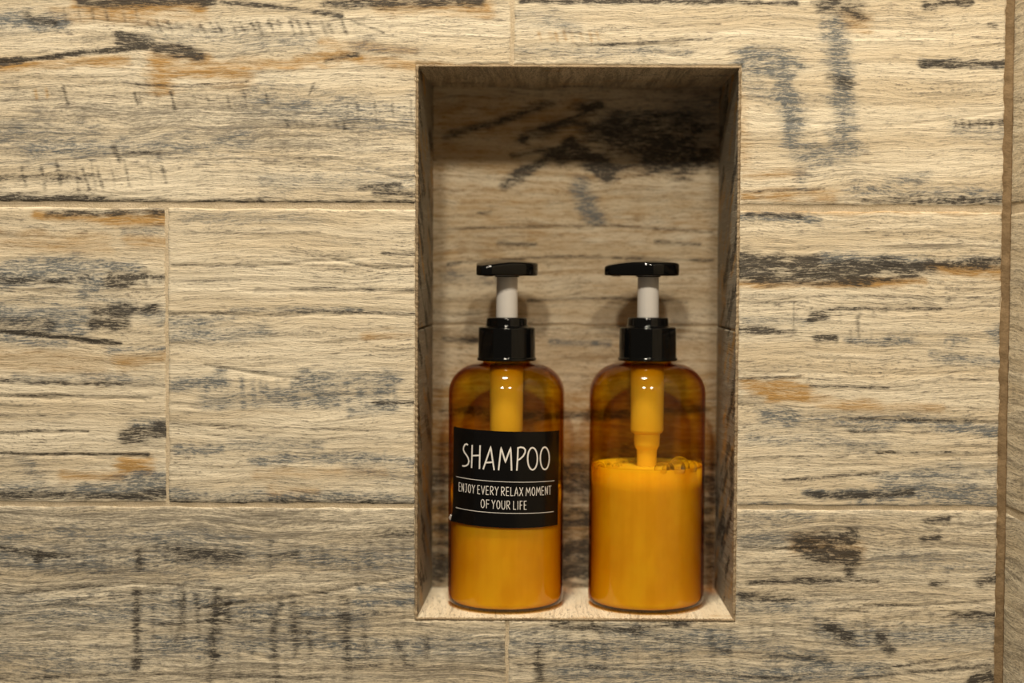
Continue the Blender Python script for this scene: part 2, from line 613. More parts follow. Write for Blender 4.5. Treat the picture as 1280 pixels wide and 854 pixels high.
# --- stains and some painted shade, one list for each tile, read off the photograph
SA = [('k', .8, 5, [(100, 3), (268, 2)]), ('o', .8, 7, [(95, 8), (250, 8)]), ('k', .8, 3, [(276, 3), (350, 9), (427, 19)]),
      ('k', .8, 6, [(406, 4), (520, 4), (600, 2)]), ('o', .8, 8, [(470, 6), (610, 9)]), ('b', .8, 9, [(0, 24), (77, 28)]),
      ('k', .6, 5, [(34, 20), (66, 28)]), ('k', 1, 3.0, [(0, 78), (70, 71), (110, 65), (183, 60)]), ('k', .95, 7, [(152, 46), (172, 52), (205, 60)]),
      ('k', .7, 6, [(195, 62), (248, 70)]), ('o', 1, 15, [(195, 75), (205, 100)]), ('o', .7, 14, [(205, 82), (300, 92)]), ('o', .8, 6, [(243, 78), (350, 78), (447, 74)]),
      ('o', .7, 6, [(370, 75), (430, 73)]), ('o', .65, 6, [(0, 82), (160, 76)]), ('o', .4, 9, [(70, 18), (250, 22)]), ('k', .6, 1.4, [(170, 106), (220, 108), (310, 101)]),
      ('k', .8, 3, [(408, 77), (447, 69)]), ('o', .5, 5, [(402, 52), (520, 62)]), ('o', .55, 6, [(440, 74), (560, 84)]), ('b', .35, 8, [(440, 56), (525, 60)]),
      ('k', .5, 2, [(79, 108), (85, 130)]), ('o', .6, 2, [(44, 112), (46, 122)]), ('o', .6, 2, [(57, 110), (59, 120)]), ('k', .6, 1.8, [(168, 115), (172, 131)]),
      ('k', .45, 1.8, [(213, 115), (219, 137)]), ('k', .4, 1.6, [(392, 104), (386, 120)]), ('k', .6, 3, [(142, 184), (150, 202)]), ('k', .7, 1.8, [(154, 191), (200, 191)]),
      ('k', .5, 2, [(103, 211), (112, 236)]), ('k', .5, 2, [(121, 211), (129, 236)]), ('k', .6, 1.3, [(368, 198), (392, 198)]),
      ('k', .9, 7, [(0, 246), (60, 249), (130, 252)]), ('k', .6, 4, [(100, 252), (330, 254), (520, 253)]), ('k', .5, 4, [(0, 222), (120, 220)]), ('k', .6, 3, [(450, 234), (500, 229)]),  # long dark run on the bottom edge paints the rounded edge's shade
      ('k', .6, 4, [(470, 243), (515, 241)]), ('b', .4, 16, [(0, 165), (110, 172)]), ('b', .4, 14, [(40, 190), (300, 176)]), ('b', .4, 16, [(320, 120), (520, 150)]),
      ('b', .35, 12, [(330, 228), (520, 222)]), ('b', .35, 12, [(180, 48), (380, 50)]), ('k', .5, 1.5, [(440, 26), (480, 40)]), ('w', .4, 30, [(0, 150), (520, 160)])]
SA += ticks('k', .65, 2, 185, 425, 20, 27, 41, 6, 3, 1) + ticks('k', .5, 1.8, 80, 170, 6, 14, 26, 3, 3, 2) + ticks('k', .55, 1.8, 358, 440, 9, 150, 159, 2, 2, 3) \
    + ticks('k', .4, 1.6, 170, 330, 8, 116, 132, 4, 4, 4) + ticks('k', .5, 2, 30, 200, 9, 205, 235, 6, 6, 5) + ticks('k', .4, 1.5, 430, 510, 5, 128, 150, 2, 5, 6)

SB = [('b', .9, 14, [(935, 72), (985, 78)]), ('b', .75, 10, [(978, 84), (985, 130), (990, 172)]), ('b', .55, 7, [(975, 90), (995, 160)]), ('b', .75, 13, [(990, 182), (1030, 196), (1064, 184)]),
      ('b', .8, 14, [(1040, 34), (1050, 80), (1052, 120), (1058, 180)]), ('k', .75, 12, [(1034, 4), (1072, 10)]), ('o', .6, 10, [(1060, 22), (1078, 28)]), ('k', .5, 6, [(1035, 98), (1062, 106)]),
      ('k', .85, 5, [(1158, 6), (1210, 3)]), ('k', .85, 4, [(1152, 80), (1258, 80)]), ('b', .6, 4, [(1150, 77), (1258, 83)]), ('k', .5, 3.5, [(1195, 155), (1258, 154)]),
      ('b', .5, 8, [(1192, 160), (1258, 166)]), ('k', .75, 3, [(650, 2), (800, 1), (995, 3)]), ('k', .5, 1.5, [(650, 54), (750, 57), (890, 48)]), ('b', .4, 6, [(650, 62), (860, 66)]),
      ('b', .4, 9, [(650, 20), (720, 30)]), ('b', .5, 9, [(1070, 238), (1256, 246)]), ('k', .5, 3, [(1080, 249), (1256, 251)]), ('b', .5, 6, [(1110, 225), (1160, 224)]), ('o', .5, 7, [(932, 246), (1040, 243)]),
      ('o', .45, 6, [(930, 220), (1000, 214)]), ('k', .6, 2.5, [(1236, 31), (1246, 32)]), ('k', .5, 1.3, [(1216, 46), (1258, 48)]), ('k', .4, 1.5, [(930, 240), (1030, 236)]),
      ('o', .4, 8, [(926, 120), (930, 200)]), ('b', .3, 14, [(940, 110), (1000, 140)]), ('b', .4, 7, [(1000, 214), (1005, 236)]), ('k', .35, 1.5, [(700, 40), (900, 30)])]
SB += ticks('o', .7, 2, 675, 745, 8, 40, 50, 3, 2, 7) + ticks('k', .7, 2.5, 1140, 1250, 11, 249, 252, 0, 3, 8) + ticks('k', .7, 2, 1196, 1256, 8, 152, 158, 1, 2, 9) + ticks('k', .6, 2, 1160, 1200, 5, 78, 82, 0, 2, 10)

SCc = [('o', .8, 5, [(46, 268), (140, 272)]), ('o', 1, 8, [(142, 272), (206, 272)]), ('k', .6, 4, [(60, 266), (205, 264)]), ('b', .4, 6, [(155, 289), (205, 288)]), ('b', .85, 12, [(0, 347), (60, 343), (118, 350)]),
       ('b', .7, 8, [(14, 330), (90, 326), (170, 334)]), ('k', .6, 4, [(0, 350), (70, 352), (110, 346)]), ('k', .85, 7, [(137, 350), (180, 344)]), ('k', .8, 4, [(192, 346), (207, 345)]), ('b', .9, 15, [(0, 396), (50, 398), (100, 402)]),
       ('k', .55, 8, [(0, 406), (60, 404)]), ('k', .8, 7, [(116, 405), (158, 404)]), ('k', .6, 7, [(118, 388), (192, 386)]), ('b', .5, 12, [(110, 372), (200, 396)]), ('k', .95, 2.6, [(0, 414), (60, 419), (120, 427), (150, 430)]),
       ('b', .6, 6, [(0, 424), (80, 430)]), ('b', .6, 4, [(137, 438), (206, 436)]), ('o', .65, 9, [(150, 455), (206, 448)]), ('o', .5, 7, [(160, 300), (205, 305)]), ('o', .4, 10, [(0, 300), (130, 305)]),
       ('k', .6, 2, [(0, 476), (110, 480), (205, 482)]), ('b', .45, 5, [(20, 472), (190, 474)]), ('k', .35, 1.5, [(0, 494), (190, 496)]), ('k', .7, 1.6, [(0, 541), (60, 538), (110, 539)]), ('k', .8, 1.7, [(0, 567), (100, 567), (185, 568)]),
       ('k', .85, 8, [(158, 545), (206, 541)]), ('b', .6, 7, [(170, 530), (206, 534)]), ('o', 1, 10, [(158, 580), (182, 585)]), ('b', .95, 9, [(100, 615), (160, 610), (206, 605)]), ('k', .6, 5, [(0, 620), (120, 622), (206, 616)]),
       ('b', .8, 5, [(170, 598), (206, 594)]), ('o', .6, 6, [(80, 594), (150, 596)]), ('b', .5, 10, [(0, 612), (80, 618)]), ('b', .4, 10, [(30, 576), (45, 600)]), ('k', .4, 1.2, [(0, 520), (200, 516)]), ('o', .3, 16, [(0, 450), (120, 460)])]
SCc += ticks('k', .8, 3, 140, 182, 7, 345, 352, 3, 3, 11) + ticks('k', .7, 2.5, 118, 155, 6, 385, 392, 3, 3, 12)

SD = [('k', .45, 1.5, [(215, 331), (320, 333)]), ('k', .35, 2.2, [(320, 362), (420, 360), (522, 363)]), ('k', .4, 2.2, [(215, 392), (400, 389), (522, 393)]), ('b', .5, 3, [(290, 388), (450, 387)]), ('k', .5, 2, [(478, 316), (520, 318)]),
      ('b', .5, 9, [(219, 420), (330, 414)]), ('b', .4, 7, [(215, 402), (290, 400)]), ('o', .4, 5, [(456, 420), (512, 418)]), ('k', .45, 1.5, [(256, 456), (374, 472)]), ('b', .85, 8, [(219, 480), (278, 474)]),
      ('b', .6, 10, [(256, 500), (380, 496), (470, 488)]), ('b', .6, 9, [(380, 474), (495, 476)]), ('k', .7, 2, [(466, 503), (522, 504)]), ('b', .6, 6, [(440, 512), (490, 508)]), ('b', .75, 5, [(219, 563), (274, 562)]), ('b', .65, 6, [(315, 574), (420, 570), (522, 578)]),
      ('b', .4, 6, [(290, 556), (400, 558)]), ('o', .5, 6, [(340, 614), (395, 616)]), ('b', .6, 8, [(215, 620), (350, 622), (522, 624)]), ('k', .5, 4, [(215, 627), (522, 629)]), ('k', .35, 1.4, [(230, 292), (400, 290)]), ('k', .4, 1.4, [(215, 352), (300, 350)]),
      ('b', .3, 8, [(230, 272), (400, 275)]), ('k', .4, 1.4, [(400, 320), (470, 336), (520, 333)]), ('o', .35, 5, [(320, 592), (480, 590)]), ('k', .35, 1.2, [(215, 530), (520, 540)]), ('b', .3, 9, [(440, 590), (522, 596)])]
SD += ticks('b', .7, 3, 300, 495, 17, 478, 505, 2, 4, 13) + ticks('b', .7, 2.5, 219, 274, 7, 474, 486, 2, 3, 14) + ticks('b', .7, 2.5, 222, 274, 6, 558, 567, 3, 3, 15) + ticks('b', .45, 2, 320, 480, 14, 568, 580, 0, 4, 16)

SE = [('b', .8, 5, [(930, 271), (1023, 274)]), ('k', .6, 3, [(935, 268), (1000, 270)]), ('o', .5, 4, [(930, 264), (1250, 264)]), ('k', 1, 11, [(925, 330), (1010, 334)]), ('k', 1, 9, [(1020, 340), (1090, 338), (1162, 336)]), ('b', .8, 8, [(1030, 326), (1160, 328)]),
      ('k', .8, 6, [(925, 343), (1000, 350), (1080, 350)]), ('o', .9, 5, [(925, 354), (1050, 355), (1155, 350)]), ('k', .7, 6, [(1162, 328), (1256, 328)]), ('o', .8, 7, [(1160, 334), (1256, 338)]), ('b', .5, 5, [(1200, 324), (1256, 326)]),
      ('k', .6, 2.5, [(1018, 391), (1060, 385), (1110, 387), (1175, 386)]), ('k', .8, 4, [(1014, 398), (1032, 395)]), ('k', .4, 2, [(1072, 398), (1074, 422)]), ('k', .7, 4, [(1020, 422), (1042, 422)]), ('b', .6, 4, [(1060, 424), (1105, 427)]),
      ('k', .9, 4, [(920, 411), (960, 413), (992, 414)]), ('b', .65, 7, [(1112, 424), (1138, 425)]), ('b', .6, 1.6, [(1181, 429), (1184, 423), (1190, 423), (1193, 429), (1190, 435), (1184, 435), (1181, 429)]), ('b', .5, 5, [(1190, 420), (1205, 424)]),
      ('b', .6, 5, [(1165, 444), (1210, 450), (1254, 452)]), ('b', .7, 9, [(1246, 418), (1256, 422)]), ('o', 1, 9, [(932, 482), (1005, 486)]), ('o', 1, 6, [(965, 494), (1005, 494)]), ('o', .55, 6, [(1010, 497), (1057, 508), (1100, 510)]),
      ('k', .6, 1.6, [(1013, 482), (1110, 485)]), ('o', .45, 6, [(1057, 508), (1175, 510)]), ('k', .6, 1.5, [(1050, 522), (1150, 526), (1254, 526)]), ('b', .55, 9, [(960, 526), (1100, 528), (1254, 538)]), ('b', .7, 5, [(1175, 536), (1254, 540)]),
      ('b', .5, 8, [(950, 514), (1000, 520)]), ('b', .85, 6, [(1008, 618), (1110, 618), (1215, 612)]), ('k', .7, 3.5, [(1008, 620), (1100, 620), (1140, 616)]), ('b', .7, 14, [(1110, 610), (1254, 618)]), ('k', .5, 1.6, [(1097, 566), (1254, 566)]),
      ('k', .6, 2, [(980, 600), (1097, 592)]), ('b', .4, 7, [(940, 548), (1100, 556)]), ('k', .4, 1.4, [(930, 572), (1060, 570)]), ('b', .5, 5, [(925, 632), (1250, 634)]), ('k', .5, 1.4, [(1000, 470), (925, 474)]), ('k', .4, 1.3, [(992, 380), (992, 410)]),
      ('b', .4, 6, [(930, 400), (1010, 402)]), ('k', .5, 1.4, [(1200, 475), (1254, 476)]), ('k', .45, 1.5, [(930, 380), (1010, 378)]), ('k', .5, 1.3, [(1060, 540), (1160, 541)]), ('b', .4, 9, [(1150, 590), (1254, 588)]), ('k', .3, 2, [(930, 370), (1250, 372)])]
SE += ticks('k', .4, 2, 1016, 1110, 6, 386, 396, 0, 4, 17) + ticks('k', .4, 2, 1020, 1110, 5, 418, 427, 0, 4, 18) + ticks('b', .5, 2, 932, 1010, 10, 266, 276, 2, 3, 19)

SF = [('b', .5, 14, [(0, 700), (170, 702), (300, 694), (520, 702)]), ('k', 0.58, 4.6, [(48, 696), (66, 694)]), ('k', 0.43, 4.6, [(0, 686), (90, 698)]), ('k', 0.58, 4.6, [(173, 688), (174, 708)]), ('k', 0.61, 4.6, [(172, 740), (170, 790), (173, 828)]), ('k', 0.43, 3.4, [(165, 822), (172, 842)]),
      ('k', 0.43, 4.0, [(228, 742), (226, 775), (222, 800)]), ('k', 0.36, 3.4, [(246, 745), (248, 795)]), ('k', 0.58, 5.8, [(272, 742), (268, 775), (266, 812)]), ('k', 0.43, 4.6, [(284, 748), (284, 775)]), ('k', 0.43, 4.6, [(268, 815), (262, 850)]),
      ('k', 0.43, 4.6, [(350, 755), (342, 790), (346, 850)]), ('k', 0.50, 4.6, [(368, 756), (370, 815)]), ('k', 0.40, 4.0, [(384, 790), (390, 815)]), ('k', 0.40, 4.6, [(430, 745), (432, 790), (436, 850)]), ('k', 0.32, 3.4, [(455, 790), (458, 820)]), ('k', 0.36, 3.4, [(492, 790), (506, 828)]), ('k', 0.36, 3.4, [(533, 795), (534, 822)]),
      ('b', .85, 4, [(445, 752), (522, 754)]), ('b', .6, 5, [(450, 738), (522, 734)]), ('k', 0.43, 4.6, [(470, 669), (518, 668)]), ('k', 0.43, 5.8, [(225, 694), (285, 692)]), ('k', 0.43, 5.8, [(335, 698), (365, 694)]), ('k', 0.43, 6.9, [(210, 692), (300, 698)]),
      ('b', .5, 16, [(0, 760), (120, 768), (260, 750)]), ('b', .5, 14, [(180, 810), (400, 800)]), ('b', .5, 16, [(300, 760), (450, 770)]), ('b', .4, 18, [(0, 820), (150, 832)]), ('k', 0.36, 2.3, [(0, 742), (60, 738), (170, 728), (300, 738)]), ('k', 0.36, 2.1, [(0, 770), (80, 752), (200, 740)]),
      ('k', 0.36, 2.1, [(250, 760), (400, 740), (520, 718)]), ('k', 0.36, 2.1, [(200, 780), (330, 776), (520, 764)]), ('k', 0.36, 1.8, [(380, 838), (500, 830), (630, 838)]), ('k', 0.36, 2.3, [(0, 848), (200, 842), (400, 848)]), ('b', .45, 12, [(420, 810), (620, 806)]),
      ('k', 0.25, 1.8, [(0, 718), (200, 716)]), ('b', .4, 10, [(0, 668), (300, 672)]), ('w', .3, 20, [(0, 645), (520, 645)])]
SF += ticks('k', .3, 3, 95, 500, 26, 682, 708, 0, 6, 20) + ticks('k', .26, 2.5, 175, 520, 18, 742, 800, 1, 8, 21) + ticks('k', .2, 2.5, 60, 620, 18, 800, 845, 2, 9, 22) + ticks('k', .25, 2.4, 10, 170, 10, 690, 712, 1, 5, 23)

SG = [('k', .8, 9, [(1004, 676), (1040, 674), (1066, 668)]), ('k', .9, 10, [(1010, 694), (1050, 690), (1068, 694)]), ('k', .7, 5, [(1058, 700), (1064, 720)]), ('o', .7, 12, [(1000, 680), (1070, 688)]), ('k', .65, 3, [(935, 728), (1010, 726), (1097, 727)]), ('b', .5, 8, [(930, 676), (1000, 672)]),
      ('k', .75, 4, [(1158, 653), (1184, 648)]), ('k', .7, 4, [(1154, 674), (1172, 672)]), ('k', .6, 4, [(1166, 730), (1184, 728)]), ('k', .6, 5, [(1226, 728), (1250, 724)]), ('k', .5, 1.4, [(1080, 756), (1150, 757), (1240, 750)]), ('k', .55, 2, [(930, 684), (1000, 686)]),
      ('b', .55, 14, [(1030, 790), (1150, 800), (1250, 790)]), ('k', .6, 6, [(1034, 782), (1060, 798)]), ('k', .6, 6, [(1100, 796), (1114, 812)]), ('k', .6, 5, [(1190, 770), (1250, 772)]), ('b', .6, 14, [(640, 800), (740, 812), (900, 800)]), ('k', .6, 6, [(672, 812), (676, 854)]),
      ('k', .6, 4, [(690, 780), (780, 788), (860, 780)]), ('k', .6, 4, [(740, 782), (750, 792)]), ('b', .55, 12, [(760, 790), (920, 800), (1030, 830)]), ('k', .45, 2, [(790, 792), (900, 812), (1040, 826)]), ('b', .5, 14, [(700, 840), (900, 848), (1100, 838)]), ('k', .8, 7, [(1216, 850), (1238, 846)]),
      ('k', .6, 5, [(926, 745), (990, 748)]), ('b', .5, 10, [(925, 756), (1010, 760)]), ('k', .5, 1.6, [(1100, 836), (1200, 822), (1250, 812)]), ('k', .5, 1.6, [(1060, 850), (1170, 838), (1250, 830)]), ('k', .4, 1.5, [(930, 704), (1000, 703)]), ('b', .35, 12, [(1100, 700), (1250, 710)]), ('b', .4, 8, [(930, 650), (1010, 648)]),
      ('k', .45, 1.6, [(640, 830), (820, 838), (1000, 850)])]
SG += ticks('k', .3, 3, 930, 1250, 16, 770, 800, 2, 10, 24) + ticks('k', .3, 2.5, 650, 920, 14, 790, 835, 3, 10, 25)

SN1 = [('o', .30, 90, [(540, 200), (900, 200)]), ('o', .30, 90, [(540, 330), (900, 330)]), ('k', .68, 26, [(770, 178), (850, 182)]), ('k', .6, 14, [(740, 160), (870, 155)]), ('k', .7, 18, [(820, 195), (880, 196)]), ('k', 1, 10, [(738, 200), (758, 214)]), ('k', 1, 6, [(631, 231), (670, 206), (715, 178)]), ('k', .75, 6, [(700, 200), (735, 190)]), ('k', .8, 7, [(655, 174), (705, 152), (748, 132)]),
       ('k', .6, 5, [(557, 172), (620, 152), (690, 130)]), ('b', .9, 10, [(726, 236), (736, 262), (744, 272)]), ('k', .5, 2, [(598, 266), (614, 266)]), ('k', .6, 2.4, [(624, 303), (668, 306)]), ('k', .55, 2, [(820, 303), (875, 306)]), ('o', .6, 20, [(560, 150), (720, 150)]), ('o', .4, 14, [(560, 190), (640, 200)]), ('b', .6, 16, [(760, 150), (880, 140)]),
       ('k', .5, 1.6, [(560, 330), (700, 320), (890, 326)]), ('k', .4, 1.4, [(560, 286), (760, 282), (890, 290)]), ('k', .5, 1.4, [(660, 375), (760, 372), (860, 378)]), ('b', .4, 8, [(560, 344), (640, 348)]), ('k', .5, 3, [(640, 196), (690, 186)])]
SN2 = [('o', .30, 90, [(540, 450), (900, 450)]), ('o', .9, 55, [(540, 560), (900, 560)]), ('o', .8, 45, [(540, 660), (900, 660)]), ('k', .62, 34, [(540, 700), (900, 700)]), ('k', .55, 34, [(540, 600), (900, 610)]), ('k', .6, 3, [(555, 424), (600, 426)]), ('b', .6, 4, [(690, 428), (760, 430)]), ('k', .6, 6, [(555, 515), (720, 520), (880, 512)]), ('o', .6, 12, [(560, 500), (880, 506)]), ('k', .6, 6, [(550, 600), (740, 610), (890, 600)]), ('o', .7, 14, [(550, 640), (740, 650)]), ('k', .85, 10, [(700, 690), (740, 684)]), ('k', .7, 9, [(700, 655), (740, 648)]), ('k', .8, 7, [(700, 714), (745, 720)]),  # broad dark and orange bands paint in the bottles' shadow over real stains
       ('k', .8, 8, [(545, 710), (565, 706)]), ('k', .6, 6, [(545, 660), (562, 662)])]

CR = {'A': [(.0007, 2, [(0, 80), (110, 68), (183, 62)]), (.0006, 2, [(330, 206), (520, 224)]), (.0005, 2, [(240, 190), (420, 200), (520, 230)])],
      'C': [(.0009, 2.2, [(0, 416), (91, 426), (150, 431)]), (.0008, 2, [(0, 497), (180, 499)]), (.0009, 2, [(0, 569), (100, 570), (190, 572)]), (.0007, 2, [(0, 543), (110, 541)])],
      'D': [(.0008, 2, [(215, 334), (340, 332), (480, 322)]), (.0008, 2.2, [(410, 322), (470, 338), (522, 334)]), (.0008, 2, [(256, 458), (374, 475)]), (.0008, 2, [(215, 394), (522, 395)]), (.0006, 2, [(300, 364), (522, 366)])],
      'E': [(.0008, 2, [(1050, 528), (1254, 529)]), (.0007, 2, [(1100, 569), (1254, 569)]), (.0006, 2, [(930, 465), (1100, 470), (1254, 462)])],
      'F': [(.0006, 2, [(0, 745), (170, 730), (300, 740)]), (.0006, 2, [(250, 763), (400, 743), (520, 720)])], 'G': [(.0006, 2, [(930, 690), (1060, 684)]), (.0006, 2, [(1080, 759), (1240, 753)])], 'B': [(.0006, 2, [(930, 150), (1100, 160), (1250, 140)])]}

# rows of plank tiles; the middle three are in view, one more row above and below carries the wall on
make_tile(wall_back, (0, 0, 0), X, Z, NY, XL, XA - jg * 1.3, J12[0], TOP, notch, SA, 0.22, cracks=CR['A'])
make_tile(wall_back, (0, 0, 0), X, Z, NY, XA + jg * 1.3, XE, J12[0], TOP, notch, SB, 0.12, cracks=CR['B'])
make_tile(wall_back, (0, 0, 0), X, Z, NY, XL, XCD - jg, J23[0], J12[1], None, SCc, 0.16, cracks=CR['C'])
make_tile(wall_back, (0, 0, 0), X, Z, NY, XCD + jg, NL - g2, J23[0], J12[1], None, SD, 0.10, cracks=CR['D'])
make_tile(wall_back, (0, 0, 0), X, Z, NY, NR + g2, XE, J23[0], J12[1], None, SE, 0.16, cracks=CR['E'])
make_tile(wall_back, (0, 0, 0), X, Z, NY, XL, XG - jg, BOT, J23[1], notch, SF, 0.46, cracks=CR['F'], relief=1.25)
make_tile(wall_back, (0, 0, 0), X, Z, NY, XG + jg, XE, BOT, J23[1], notch, SG, 0.38, cracks=CR['G'], relief=1.15)
for z0, z1, br in ((TOP + 0.002, TOP + ROW, -0.11), (BOT - ROW, BOT - 0.002, -0.2)):
    make_tile(wall_back, (0, 0, 0), X, Z, NY, XL, br - jg, z0, z1, None, [], 0.3, uvmode='uv', fu=(0, 0), fv=(0, 0))
    make_tile(wall_back, (0, 0, 0), X, Z, NY, br + jg, XE, z0, z1, None, [], 0.3, uvmode='uv', fu=(0, 0), fv=(0, 0))

# niche lining: back (two planks), sides, soffit and sill
ZJ = at(720, 407, ND).z
full = dict(fu=(-9, 9), fv=(-9, 9), fine=0.0012)
make_tile(wall_back, (0, ND, 0), X, Z, NY, BL - 0.006, BR + 0.006, ZJ + 0.0006, BT + 0.006, None, SN1, 0.22, relief=0.5, **full)
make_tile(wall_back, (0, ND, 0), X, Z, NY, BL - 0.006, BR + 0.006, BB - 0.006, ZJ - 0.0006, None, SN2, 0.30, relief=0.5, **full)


def lining(p_front, p_back, vdir, v0, v1, n, strokes, wash, **kw):
    """slab between a front edge point and a back edge point, extruded along vdir"""
    a, b = Vector(p_front), Vector(p_back)
    U = (b - a)
    L = U.length
    return make_tile(wall_back, a, U / L, vdir, n, 0.0014, L, v0, v1, None, strokes, wash, uvmode='uv', thick=0.006, edge_r=0.0011, wobble=0.35, **kw)


def perp(a, b, toward):
    d = (Vector(b) - Vector(a)).normalized()
    n = Vector(toward) - d * d.dot(Vector(toward))
    return n.normalized()


# lining stains, in the slab's own half-millimetres (depth across, height up)
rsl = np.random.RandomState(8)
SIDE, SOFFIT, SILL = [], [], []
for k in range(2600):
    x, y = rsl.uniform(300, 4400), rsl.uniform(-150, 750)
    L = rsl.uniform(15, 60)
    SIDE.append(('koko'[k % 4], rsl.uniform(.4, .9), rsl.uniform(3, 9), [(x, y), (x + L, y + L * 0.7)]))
for k in range(260):
    x, y = rsl.uniform(300, 4400), rsl.uniform(-100, 550)
    SOFFIT.append(('kob'[k % 3], rsl.uniform(.25, .6), rsl.uniform(3, 8), [(x, y), (x + 4, y + rsl.uniform(15, 60))]))
    SILL.append(('oob'[k % 3], rsl.uniform(.15, .4), rsl.uniform(2, 6), [(x + 20, y), (x + 22, y + rsl.uniform(15, 60))]))
zt, zb = NT + 0.003, NB - 0.003
for z0, z1 in ((zb, ZJ - 0.0005), (ZJ + 0.0005, zt)):
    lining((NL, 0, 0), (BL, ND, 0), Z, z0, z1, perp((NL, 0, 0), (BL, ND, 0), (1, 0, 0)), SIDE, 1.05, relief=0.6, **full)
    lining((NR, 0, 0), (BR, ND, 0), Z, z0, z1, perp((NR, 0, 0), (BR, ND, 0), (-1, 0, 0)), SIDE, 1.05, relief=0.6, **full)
lining((0, 0, NT), (0, ND, BT), X, NL - 0.003, NR + 0.003, perp((0, 0, NT), (0, ND, BT), (0, 0, -1)), SOFFIT, 0.45, relief=0.6, **full)
sill = lining((0, 0, NB), (0, ND, BB), X, NL - 0.003, NR + 0.003, perp((0, 0, NB), (0, ND, BB), (0, 0, 1)), SILL, 0.02, relief=0.35, **full)

# right-hand wall, turning towards the camera at the inside corner
V, Fc = box_mesh([(XC + gy, XC + 0.03, -0.85, 0.0, WZ0, WZ1)])
wall_right = mesh_obj('wall_right', V, Fc, GROUT, smooth=False)
wall_right['kind'] = 'structure'
wall_right['label'] = 'adjoining shower wall of the same wood-look plank tiles'
rows = [(TOP + 0.002, TOP + ROW), (J12[0], TOP), (J23[0], J12[1]), (BOT, J23[1]), (BOT - ROW, BOT - 0.002)]
for i, (z0, z1) in enumerate(rows):
    st = {1: [('k', .8, 8, [(310 + 40, 60)])], 2: []}.get(i, [])
    make_tile(wall_right, (XC, 0, 0), (0, -1, 0), Z, (-1, 0, 0), 0.0030, 0.85, z0 + 0.0012, z1 - 0.0012, None, st, 0.42 if i > 2 else 0.3,
              uvmode='uv', fu=(0, 0.12), fv=(-0.25, 0.25), fine=0.0014)

# grout bead filling the inside corner
nz, na = 420, 9
V, Fc = [], []
zs = np.linspace(WZ0, WZ1, nz)
amp = fbm(zs / 0.0045, zs * 0 + 4, 3) - 0.5
big = np.clip(fbm(zs / 0.05, zs * 0 + 14, 2) - 0.62, 0, 1)
for i, z in enumerate(zs):
    ex, ey = 0.0052 + 0.0030 * amp[i], 0.0034 + 0.0008 * amp[i]
    for k in range(na):
        t = k / (na - 1)
        a = t * math.pi / 2
        bul = 0.0006 + 0.003 * big[i] + 0.0006 * amp[(i + 7 * k) % nz]
        x = XC + 0.0006 - ex * (1 - t)
        y = 0.0009 - ey * t
        q = math.sin(math.pi * t) * bul
        V.append((x - q * 0.7, y - q * 0.7, z))
for i in range(nz - 1):
    for k in range(na - 1):
        a = i * na + k
        Fc.append((a, a + 1, a + na + 1, a + na))
back0 = len(V)
for z in (WZ0, WZ1):
    V.append((XC + 0.002, 0.003, z))
for i in range(nz - 1):
    Fc.append((i * na, (i + 1) * na, back0 + 1 if i == nz - 2 else back0))
    Fc.append((i * na + na - 1, back0, (i + 1) * na + na - 1))
trim = mesh_obj('trim_1', V, Fc, CAULK)
trim['kind'] = 'structure'
trim['label'] = 'brown grout bead in the inside corner of the tiled walls'

# rough grout bead round the mouth of the niche
def bead(pts, w, seed):
    V, Fc = [], []
    m = 5
    P = []
    for (a, b) in zip(pts, pts[1:]):
        a, b = Vector(a), Vector(b)
        n = max(2, int((b - a).length / 0.0008))
        P += [a + (b - a) * (k / n) for k in range(n)]
    P.append(Vector(pts[-1]))
    cx, cz = (NL + NR) / 2, (NT + NB) / 2
    rs = np.random.RandomState(seed)
    for i, p in enumerate(P):
        d = (P[min(i + 1, len(P) - 1)] - P[max(i - 1, 0)]).normalized()
        s = Vector((d.z, 0, -d.x))
        r = w * (0.65 + 0.75 * rs.rand())
        for k in range(m):
            a = math.pi * k / (m - 1)
            V.append(p + s * math.cos(a) * r + Vector((0, -1, 0)) * math.sin(a) * r * 0.9)
        V.append(p + Vector((0, 0.002, 0)))
    st = m + 1
    for i in range(len(P) - 1):
        for k in range(st):
            Fc.append((i * st + k, i * st + (k + 1) % st, (i + 1) * st + (k + 1) % st, (i + 1) * st + k))
    return V, Fc


ed = 0.0004
yb = 0.0006
loop = [(NL - ed, yb, NB - ed), (NL - ed, yb, NT + ed), (NR + ed, yb, NT + ed), (NR + ed, yb, NB - ed), (NL - ed, yb, NB - ed)]
V, Fc = bead(loop, 0.00085, 3)
o = mesh_obj('niche_grout', V, Fc, EDGE, wall_back)


# ------------------------------------------------------------------ pump bottles
YB = 0.0485                     # depth of the bottle axes behind the wall face
PX = (D + YB) / F_PX            # metres in one photograph pixel at that depth
RB = 72.6 * PX


def zaxis(u, v):
    return at(u, v, YB).z


